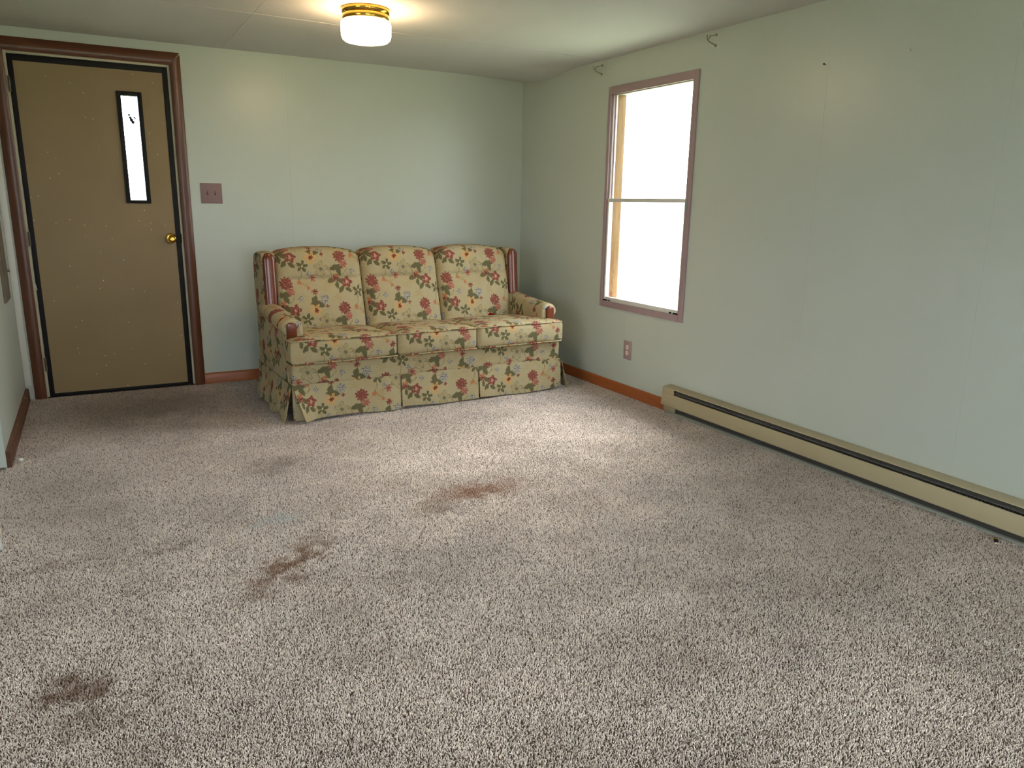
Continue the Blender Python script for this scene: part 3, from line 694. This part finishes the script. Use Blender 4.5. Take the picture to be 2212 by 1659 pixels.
# arms: rolled section swept front to back
def arm(side):
    cx = 0.0 if side < 0 else 1.788; s = side
    # section points (outward offset o, z); inner side negative o
    sec = []
    inner = -0.052
    sec += [(inner, 0.44), (inner - 0.004, 0.50), (inner, 0.548)]
    for k in range(1, 10):
        t = pi - (pi + 0.75) * k / 10; sec.append((0.012 + 0.066 * math.cos(t), 0.548 + 0.056 * math.sin(t)))
    sec += [(0.052, 0.505), (0.050, 0.47), (0.050, 0.44)]
    cen = (0.005, 0.53); secs = []
    for v, sc, dz in ((0.082, 0.0, 0.0), (0.082, 0.55, 0.0), (0.084, 0.80, 0.0), (0.092, 0.93, 0.0), (0.105, 0.99, 0.0), (0.13, 1.0, 0.0), (0.2, 1.0, 0.004), (0.3, 1.0, 0.012), (0.4, 0.99, 0.022), (0.5, 0.98, 0.032), (0.6, 0.96, 0.040), (0.7, 0.95, 0.044)):
        row = []
        for o, z in sec:
            oo = cen[0] + (o - cen[0]) * (sc if z > 0.46 or v < 0.1 else max(sc, 0.9)); zz = cen[1] + (z - cen[1]) * (sc if z > 0.53 or v < 0.1 else 1.0)
            if z > 0.5: zz += dz
            row.append((cx + s * oo, v, zz))
        secs.append(row)
    V, F = loft(secs)
    def fn(p):
        return (p[1] * 1.0 + 0.05, (p[2] * 0.6 + s * (p[0] - cx) * 0.9))
    o = obj('arm', V, F, 'floral', sofa, uv_for(V, F, fn), True)
    bm = bmesh.new(); bm.from_mesh(o.data); bmesh.ops.recalc_face_normals(bm, faces=bm.faces); bm.to_mesh(o.data); bm.free()
    # plaque
    pc = -0.021 if side < 0 else 1.800; mb = MB(); w = 0.029; poly = [(pc - w, 0.470), (pc + w, 0.470)]
    for k in range(0, 13):
        t = pi * k / 12; poly.append((pc + w * math.cos(t), 0.560 + 0.026 * math.sin(t)))
    mb.v = [(p[0], yy, p[1]) for yy in (0.066, 0.092) for p in poly]; n = len(poly)
    mb.f = [tuple(range(n)), tuple(range(n, 2 * n))[::-1]] + [(k, n + k, n + (k + 1) % n, (k + 1) % n) for k in range(n)]
    mb.build('arm_plaque', 'sofa_wood', sofa, bevel=0.004)
arm(-1); arm(1)

# wings at the ends of the back, with a half-round wooden face strip
def wing(side):
    x0, x1 = (-0.050, 0.034) if side < 0 else (1.752, 1.836)
    prof = [(0.575, 0.56), (0.592, 0.75), (0.600, 0.905)]
    for k in range(0, 7):
        t = pi - (pi / 2) * k / 6; prof.append((0.65 + 0.05 * math.cos(t), 0.915 + 0.045 * math.sin(t)))
    prof += [(0.72, 0.962), (0.79, 0.952)]
    for k in range(1, 7):
        t = pi / 2 - (pi / 2) * k / 6; prof.append((0.80 + 0.065 * math.cos(t), 0.885 + 0.065 * math.sin(t)))
    prof += [(0.868, 0.72), (0.850, 0.60), (0.82, 0.52)]
    secs = []; cy = sum(p[0] for p in prof) / len(prof); cz = sum(p[1] for p in prof) / len(prof); h = (x1 - x0) / 2; xc = (x0 + x1) / 2
    for q in (-1, -0.97, -0.85, -0.6, 0, 0.6, 0.85, 0.97, 1):
        k = (1 - 0.10 * max(0, (abs(q) - 0.55) / 0.45) ** 2); secs.append([(xc + q * h, cy + (p[0] - cy) * k, cz + (p[1] - cz) * k) for p in prof])
    V, F = loft(secs); n = len(prof); F.append(tuple(range(n))); F.append(tuple(range((len(secs) - 1) * n, len(secs) * n)))
    o = obj('wing', V, F, 'floral', sofa, uv_for(V, F, lambda p: (p[1] * 1.0, 0.95 - p[2] + p[0] * 0.8)), True, angle=math.radians(50))
    bm = bmesh.new(); bm.from_mesh(o.data); bmesh.ops.recalc_face_normals(bm, faces=bm.faces); bm.to_mesh(o.data); bm.free()
    # wooden strip
    w = 0.0385; zs = [0.60, 0.66, 0.74, 0.82, 0.88, 0.91]; rows = []
    def vz(z): return 0.572 + (z - 0.6) * 0.085
    for z in zs: rows.append((z, 1.0))
    for k in range(1, 9):
        t = (pi / 2) * k / 8; rows.append((0.91 + 0.046 * math.sin(t), max(0.03, math.cos(t))))
    secs = []
    for z, k in rows:
        row = []
        for j in range(13):
            t = pi * j / 12; row.append((xc - w * k * math.cos(t), vz(z) + 0.004 - 0.024 * k ** 0.5 * math.sin(t) ** 0.8, z))
        row.append((xc + w * k, vz(z) + 0.03, z)); row.append((xc - w * k, vz(z) + 0.03, z)); secs.append(row)
    V, F = loft(secs); n = len(secs[0]); F.append(tuple(range(n))); F.append(tuple(range((len(secs) - 1) * n, len(secs) * n)))
    o = obj('wing_trim', V, F, 'sofa_wood', sofa, None, True, angle=math.radians(60))
    bm = bmesh.new(); bm.from_mesh(o.data); bmesh.ops.recalc_face_normals(bm, faces=bm.faces); bm.to_mesh(o.data); bm.free()
wing(-1); wing(1)

# skirt panels: thin cloth hung from the bottom of the rail
def skirt(fn, uvfn, ns, nt, name='skirt_panel'):
    V = []; F = []; th = 0.003; UVv = []
    for lay in (0, 1):
        for i in range(ns + 1):
            for j in range(nt + 1):
                s, t = i / ns, j / nt; p = Vector(fn(s, t)); e = 1e-3
                n = (Vector(fn(min(1, s + e), t)) - Vector(fn(max(0, s - e), t))).cross(Vector(fn(s, min(1, t + e))) - Vector(fn(s, max(0, t - e)))).normalized()
                V.append(tuple(p + n * th * (0.5 - lay))); UVv.append(uvfn(s, t))
    N = (ns + 1) * (nt + 1); ix = lambda i, j, l: l * N + i * (nt + 1) + j
    for i in range(ns):
        for j in range(nt):
            F.append((ix(i, j, 0), ix(i + 1, j, 0), ix(i + 1, j + 1, 0), ix(i, j + 1, 0))); F.append((ix(i, j, 1), ix(i, j + 1, 1), ix(i + 1, j + 1, 1), ix(i + 1, j, 1)))
    for i in range(ns):
        for j in (0, nt): F.append((ix(i, j, 0), ix(i, j, 1), ix(i + 1, j, 1), ix(i + 1, j, 0)))
    for j in range(nt):
        for i in (0, ns): F.append((ix(i, j, 0), ix(i, j + 1, 0), ix(i, j + 1, 1), ix(i, j, 1)))
    o = obj(name, V, F, 'floral', sofa, [UVv[i] for f in F for i in f], True, angle=math.radians(50))
    bm = bmesh.new(); bm.from_mesh(o.data); bmesh.ops.recalc_face_normals(bm, faces=bm.faces); bm.to_mesh(o.data); bm.free(); return o
ZT = 0.224
def front_skirt(a, b, kick):
    def fn(s, t):
        x = a + (b - a) * s; k = max(0, 1 - s / 0.22) ** 1.4 * t * kick
        x += 0.055 * k; y = -0.006 - 0.018 * t - 0.006 * t * math.sin(9 * s + a * 7) - 0.055 * k
        lift = 0.012 * t * (0.5 + 0.5 * math.sin(5 * s + 2 * a)) * (1 - min(1, k * 2)) + 0.004 * t
        return (x, y, ZT - (ZT - 0.002) * t + lift + 0.006 * k)
    skirt(fn, lambda s, t: ((b - a) * s, (ZT - 0.002) * t - 0.045), 40, 14)
front_skirt(-0.056, 0.618, 1.0); front_skirt(0.632, 1.176, 0.0); front_skirt(1.188, 1.846, 0.0)
def side_skirt(x, sgn):
    def fn(s, t):
        y = -0.004 + 0.83 * s; w = math.sin(s * 17 + 0.6) * 0.012 * t
        return (x + sgn * (0.003 + 0.045 * t + w - 0.01 * (s - 0.5)), y - 0.02 * t * (1 - s), ZT - (ZT - 0.004) * t + 0.008 * t * abs(math.sin(s * 8)))
    skirt(fn, lambda s, t: (0.83 * s, (ZT - 0.002) * t - 0.03), 46, 12)
side_skirt(-0.053, -1); side_skirt(1.846, 1)
skirt(lambda s, t: (-0.05 + 1.89 * s, 0.864 + 0.02 * t, ZT - (ZT - 0.004) * t), lambda s, t: (1.89 * s, 0.22 * t), 30, 6)
for x0, x1 in ((0.600, 0.650), (1.160, 1.206), (-0.055, 0.02)):   # cloth behind the kick pleats
    skirt(lambda s, t: (x0 + (x1 - x0) * s, 0.012 - 0.012 * t, ZT + 0.01 - (ZT + 0.004) * t), lambda s, t: (x0 + (x1 - x0) * s, 0.22 * t), 4, 6, 'pleat_backing')

# a dark red scrap in the crease of the right-hand seat
rs = empty('red_scrap', tuple(Matrix.Rotation(SRZ, 3, 'Z') @ Vector((1.545, 0.470, 0.472)) + Vector(S0))); tag(rs, 'small dark red scrap tucked behind the right seat cushion', 'scrap')
V, F, uv = puff((0.026, 0.012, 0.017), 0.010, (6, 4, 4), lambda x, y, z: (x, y + 0.2 * x * x / 0.026, z + 0.012 * (1 - (x / 0.026) ** 2) - 0.003 * math.sin(x * 260)), fabric_uv(0, 0))
obj('cloth', V, F, 'red', rs, None, True)

# ---------------------------------------------------------------- ceiling lamp
LC = (-1.812, -1.55, HC)
lamp = empty('ceiling_light', LC); tag(lamp, 'lit drum-shaped white glass ceiling light with brass bands', 'ceiling light')
mb = MB(); mb.lathe([(0.0, 0.001), (0.122, 0.001), (0.1235, -0.004), (0.1225, -0.020), (0.1195, -0.024), (0.116, -0.028)], 64); mb.build('pan', 'brass', lamp, smooth=True)
mb = MB(); mb.lathe([(0.113, -0.026), (0.118, -0.030), (0.1195, -0.034), (0.1190, -0.050), (0.1165, -0.056), (0.110, -0.058), (0.108, -0.056), (0.110, -0.028)], 64); mb.build('band', 'brass', lamp, smooth=True)
def lamp_glass():
    t = NT('lit_opal_glass'); t.p.inputs['Base Color'].default_value = (1, 0.95, 0.86, 1); t.p.inputs['Roughness'].default_value = 0.25
    t.p.inputs['Emission Color'].default_value = (1.0, 0.71, 0.39, 1); t.p.inputs['Emission Strength'].default_value = LAMP_GLOW; return t.mat
LAMP_GLOW = 32.0
MATS['lamp_glass'] = lamp_glass()
mb = MB(); mb.lathe([(0.112, -0.057), (0.122, -0.060), (0.1275, -0.068), (0.1290, -0.080), (0.1275, -0.130), (0.122, -0.146), (0.110, -0.156), (0.085, -0.1615), (0.045, -0.164), (0.0, -0.165)], 64); mb.build('glass_shade', 'lamp_glass', lamp, smooth=True)
mb = MB(); mb.lathe([(0.004, 0), (0.004, -0.01), (0.0, -0.012)], 12, (0.126, 0, -0.008)); mb.build('clip', 'brass', lamp, smooth=True)
mb = MB(); mb.lathe([(0.004, 0), (0.004, -0.01), (0.0, -0.012)], 12, (-0.02, -0.1235, -0.01)); mb.build('clip', 'brass', lamp, smooth=True)

# ---------------------------------------------------------------- wall plates
sp = empty('switch_plate', (-2.4215, 0, 1.252)); tag(sp, 'mauve double switch plate on the wall beside the door', 'switch')
mb = MB(); mb.box(-0.068, 0.069, -0.007, 0.0, 0.0, 0.134); mb.build('plate', 'mauve_dark', sp, bevel=0.003)
for x in (-0.024, 0.024):
    mb = MB(); mb.box(x - 0.0055, x + 0.0055, -0.0074, -0.006, 0.054, 0.080); mb.build('slot', 'mauve_slot', sp)
    mb = MB(); mb.prism([(-0.0072, 0.061), (-0.019, 0.071), (-0.018, 0.078), (-0.0072, 0.073)], 0, x - 0.004, x + 0.004); mb.build('toggle', 'mauve_dark', sp, bevel=0.001)
    for z in (0.037, 0.097):
        mb = MB(); mb.lathe([(0.0035, 0.006), (0.0035, 0.0078), (0.0, 0.0085)], 12, (x, 0, z), 'y'); mb.build('screw', 'mauve_dark', sp, smooth=True)
op = empty('outlet_plate', (0, -1.5455, 0.2525)); tag(op, 'mauve plate with two cream sockets under the window', 'outlet')
mb = MB(); mb.box(-0.006, 0.0, -0.0415, 0.0415, 0.0, 0.130); mb.build('plate', 'mauve', op, bevel=0.0025)
for z in (0.085, 0.046):
    mb = MB(); mb.lathe([(0.0165, 0.005), (0.0165, 0.0075), (0.0155, 0.0085), (0.0, 0.0085)], 28, (0, 0.002, z), 'x'); sk = mb.build('socket', 'cream', op, smooth=True)
    for y in (-0.004, 0.008):
        mb = MB(); mb.box(-0.0088, -0.0080, y - 0.001, y + 0.001, z - 0.003, z + 0.005); mb.build('slot', 'dark_hole', sk)
mb = MB(); mb.lathe([(0.004, 0.005), (0.004, 0.0072), (0.0, 0.0078)], 14, (0, 0, 0.115), 'x'); mb.build('screw', 'dark_hole', op, smooth=True)

# grey-brown metal box on the stub wall
eb = empty('wall_box', (XP, -0.41, 0.69)); tag(eb, 'grey-brown metal box on the left wall beside the door', 'wall box')
mb = MB(); mb.box(0.0, 0.012, -0.135, 0.135, 0.0, 0.62); mb.build('cover', 'box_metal', eb, bevel=0.003)
mb = MB(); mb.box(0.012, 0.016, -0.09, 0.09, 0.10, 0.52); mb.build('hatch', 'box_metal', eb, bevel=0.002)
mb = MB(); mb.lathe([(0.009, 0.0), (0.009, -0.012), (0.006, -0.016), (0.0, -0.017)], 16, (0.012, 0.10, 0.165), 'x'); mb.build('catch', 'box_metal', eb, smooth=True)

# ---------------------------------------------------------------- curtain rod brackets
def bracket(y, z, label):
    e = empty('curtain_rod_bracket', (0, y, z)); tag(e, label, 'bracket', 'curtain rod brackets above the window')
    for dz in (0.026, -0.030):
        mb = MB(); mb.lathe([(0.0075, 0.0), (0.0075, 0.003), (0.005, 0.006), (0.0, 0.007)], 14, (0, 0, dz), 'x'); mb.build('screw', 'old_metal', e, smooth=True)
    mb = MB(); mb.tube([(-0.002, 0, -0.030), (-0.02, 0, -0.024), (-0.045, 0.001, -0.017), (-0.058, 0.001, -0.010), (-0.066, 0.002, 0.0), (-0.067, 0.002, 0.012), (-0.0645, 0.002, 0.017)], 0.0032, 8); mb.build('arm', 'old_metal', e, smooth=True)
    mb = MB(); mb.tube([(-0.002, 0, 0.026), (-0.025, 0, 0.0195), (-0.047, 0, 0.016), (-0.050, 0, 0.006), (-0.054, 0, 0.0), (-0.059, 0.001, -0.004)], 0.0018, 8); mb.build('brace', 'old_metal', e, smooth=True)
    mb = MB(); mb.tube([(-0.047, 0, 0.017), (-0.049, 0, 0.006), (-0.055, 0, 0.0)], 0.0028, 8); mb.build('hook', 'old_metal', e, smooth=True)
bracket(-2.191, 2.195, 'wire curtain bracket high on the wall right of the window')
bracket(-1.095, 2.185, 'wire curtain bracket high on the wall nearest the room corner')

# nails in the right wall
for (y, z, mat, lab) in ((-2.957, 1.960, 'dark_hole', 'small dark nail in the right wall near the warm lamp reflection'), (-3.398, 1.958, 'steel', 'small bright nail high on the far right of the wall')):
    e = empty('wall_nail', (0, y, z)); tag(e, lab, 'nail', 'nails in the right wall')
    mb = MB(); mb.tube([(0.01, 0, -0.003), (-0.014, 0, 0.002)], 0.0016, 8); mb.build('shank', mat, e, smooth=True)
    mb = MB(); mb.lathe([(0.0, 0.013), (0.0042, 0.013), (0.0042, 0.016), (0.0, 0.0165)], 12, (0, 0, 0.002), 'x'); mb.build('head', mat, e, smooth=True)

# ---------------------------------------------------------------- baseboard heater
HY0, HY1 = -4.46, -2.005
ht = empty('baseboard_heater', (0, HY1, 0.0)); tag(ht, 'long beige baseboard heater with dark slots along the right wall', 'heater')
L = HY1 - HY0; ht.rotation_euler = (0.0035, 0, 0)
def hp(name, poly, a0, a1, mat, bevel=0.0012):
    mb = MB(); mb.prism(poly, 1, -a1, -a0); return mb.build(name, mat, ht, bevel=bevel)
hp('back_plate', [(0, 0.016), (-0.008, 0.016), (-0.008, 0.178), (0, 0.178)], 0.004, L - 0.004, 'heater_plain', 0)
hp('top_cover', [(0.0, 0.180), (-0.062, 0.172), (-0.064, 0.169), (-0.0635, 0.1655), (-0.060, 0.168), (0.0, 0.176)], 0.0, L, 'heater')
hp('front_panel', [(-0.063, 0.135), (-0.0660, 0.133), (-0.0715, 0.058), (-0.069, 0.054), (-0.050, 0.052), (-0.050, 0.055), (-0.066, 0.057), (-0.060, 0.135)], 0.0, L, 'heater_plain')
for a0, a1 in ((0.0, 0.006), (L - 0.006, L)):
    hp('end_cap', [(0, 0.016), (-0.043, 0.016), (-0.050, 0.052), (-0.0705, 0.054), (-0.064, 0.171), (0, 0.1795)], a0, a1, 'heater_plain')
hp('junction_cover', [(-0.056, 0.134), (-0.0610, 0.134), (-0.0605, 0.1685), (-0.056, 0.1685)], 0.006, 0.105, 'heater_plain')
hp('junction_cover', [(-0.036, 0.016), (-0.042, 0.016), (-0.048, 0.053), (-0.042, 0.053)], 0.006, 0.105, 'heater_plain')
mb = MB()
for k in range(150):
    a = -0.115 - k * (L - 0.14) / 150; mb.box(-0.054, -0.010, a - 0.0012, a, 0.056, 0.150)
mb.build('fin_stack', 'fin', ht)
hp('deflector', [(-0.020, 0.170), (-0.0540, 0.146), (-0.0545, 0.142), (-0.020, 0.158)], 0.108, L - 0.03, 'fin', 0)
hp('lower_baffle', [(-0.022, 0.016), (-0.044, 0.044), (-0.044, 0.050), (-0.020, 0.026)], 0.108, L - 0.03, 'fin', 0)
hp('bright_lip', [(-0.048, 0.0465), (-0.0495, 0.0465), (-0.0505, 0.0495), (-0.048, 0.0495)], 0.108, L - 0.03, 'tape', 0)
hp('floor_strip', [(0, -0.005), (-0.040, -0.005), (-0.038, 0.013), (-0.010, 0.0155), (0, 0.0155)], 0.003, L - 0.003, 'greenstrip', 0.002)

# ---------------------------------------------------------------- bits on the carpet
e = empty('litter_clip', (-0.105, -4.128, 0.0)); tag(e, 'tiny black and brass bit on the carpet beside the heater', 'litter')
e.rotation_euler = (0, 0, 0.6); e.scale = (1.4, 1.4, 1.4)
mb = MB(); mb.box(-0.007, 0.007, -0.005, 0.005, 0.0, 0.008); mb.build('body', 'black', e, bevel=0.002)
mb = MB(); mb.lathe([(0.0045, -0.004), (0.005, 0.0), (0.004, 0.004), (0.0, 0.005)], 12, (0.010, 0.0, 0.006), 'x'); mb.build('tip', 'brass', e, smooth=True)
mb = MB(); mb.box(-0.013, -0.008, -0.006, 0.004, 0.0, 0.004); mb.build('tail', 'cream', e, bevel=0.001)
e = empty('litter_bead', (-3.584, -1.35, 0.0)); tag(e, 'small white shiny speck on the carpet by the left wall', 'litter')
mb = MB(); mb.lathe([(0.0, -0.003), (0.009, 0.0), (0.012, 0.008), (0.009, 0.014), (0.0, 0.017)], 14); mb.build('bead', 'shiny_white', e, smooth=True)
e = empty('door_stop', (-3.583, -2.445, 0.0)); tag(e, 'cream tipped white object on the carpet at the left picture edge', 'door stop')
mb = MB(); mb.lathe([(0.010, -0.006), (0.012, 0.0), (0.010, 0.02), (0.008, 0.045), (0.006, 0.06)], 18); mb.build('stem', 'white_metal', e, smooth=True)
mb = MB(); mb.lathe([(0.006, 0.058), (0.013, 0.062), (0.0155, 0.072), (0.013, 0.082), (0.006, 0.087), (0.0, 0.088)], 20); mb.build('tip', 'cream', e, smooth=True)

# ---------------------------------------------------------------- carpet pile: one square of tufts repeated over the floor
def carpet_pile():
    T = 0.6; k = 140; n = k * k
    gx, gy = np.meshgrid(np.arange(k), np.arange(k)); base = np.stack([gx.ravel(), gy.ravel()], 1) + 0.5 + RNG.uniform(-0.42, 0.42, (n, 2)); base = base / k * T - T / 2
    h = RNG.uniform(0.0075, 0.0125, n); az = RNG.uniform(0, 2 * pi, n); lean = RNG.uniform(0.001, 0.006, n)
    rad = RNG.uniform(0.0014, 0.0023, n); d = np.stack([np.cos(az), np.sin(az)], 1)
    V = np.zeros((n, 7, 3)); tw = RNG.uniform(0, 2 * pi, n)
    for q in range(3):
        a = tw + 2 * pi * q / 3
        V[:, q, :2] = base + np.stack([np.cos(a), np.sin(a)], 1) * rad[:, None]; V[:, q, 2] = -0.010
        V[:, 3 + q, :2] = base + d * lean[:, None] * 0.5 + np.stack([np.cos(a + 0.6), np.sin(a + 0.6)], 1) * rad[:, None] * 0.95; V[:, 3 + q, 2] = -0.010 + h * 0.62
    V[:, 6, :2] = base + d * lean[:, None] * 1.5; V[:, 6, 2] = -0.010 + h
    fq = [(0, 1, 4), (0, 4, 3), (1, 2, 5), (1, 5, 4), (2, 0, 3), (2, 3, 5), (3, 4, 6), (4, 5, 6), (5, 3, 6)]
    F = (np.arange(n)[:, None, None] * 7 + np.array(fq)[None]).reshape(-1, 3)
    me = bpy.data.meshes.new('carpet_pile'); me.vertices.add(n * 7); me.vertices.foreach_set('co', V.astype(np.float32).ravel())
    me.loops.add(F.size); me.loops.foreach_set('vertex_index', F.astype(np.int32).ravel())
    me.polygons.add(len(F)); me.polygons.foreach_set('loop_start', np.arange(0, F.size, 3, dtype=np.int32)); me.update(calc_edges=True)
    me.polygons.foreach_set('use_smooth', [True] * len(F))
    at = me.color_attributes.new('tuft', 'FLOAT_COLOR', 'POINT'); c = np.ones((n, 7, 4), np.float32)
    c[:, :, 0] = RNG.uniform(0, 1, n)[:, None]; c[:, :, 1] = RNG.uniform(0, 1, n)[:, None]; c[:, :, 2] = np.array([0, 0, 0, .6, .6, .6, 1.0])[None]
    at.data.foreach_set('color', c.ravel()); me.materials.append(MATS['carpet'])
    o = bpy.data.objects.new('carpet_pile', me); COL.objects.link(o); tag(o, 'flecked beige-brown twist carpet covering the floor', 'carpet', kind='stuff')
    ng = bpy.data.node_groups.new('repeat_pile', 'GeometryNodeTree')
    ng.interface.new_socket('Geometry', in_out='INPUT', socket_type='NodeSocketGeometry'); ng.interface.new_socket('Geometry', in_out='OUTPUT', socket_type='NodeSocketGeometry')
    N = ng.nodes; gi = N.new('NodeGroupInput'); go = N.new('NodeGroupOutput'); grid = N.new('GeometryNodeMeshGrid')
    grid.inputs['Size X'].default_value = 6.0; grid.inputs['Size Y'].default_value = 6.6; grid.inputs['Vertices X'].default_value = 11; grid.inputs['Vertices Y'].default_value = 12
    tr = N.new('GeometryNodeTransform'); tr.inputs['Translation'].default_value = (-3.3, -3.6, 0)
    iop = N.new('GeometryNodeInstanceOnPoints'); rv = N.new('FunctionNodeRandomValue'); rv.data_type = 'INT'; rv.inputs[4].default_value = 0; rv.inputs[5].default_value = 3
    mu = N.new('ShaderNodeMath'); mu.operation = 'MULTIPLY'; mu.inputs[1].default_value = pi / 2; cx = N.new('ShaderNodeCombineXYZ')
    lk = ng.links.new
    lk(grid.outputs[0], tr.inputs['Geometry']); lk(tr.outputs[0], iop.inputs['Points']); lk(gi.outputs[0], iop.inputs['Instance'])
    lk(rv.outputs[2], mu.inputs[0]); lk(mu.outputs[0], cx.inputs[2]); lk(cx.outputs[0], iop.inputs['Rotation']); lk(iop.outputs[0], go.inputs[0])
    md = o.modifiers.new('repeat', 'NODES'); md.node_group = ng
carpet_pile()
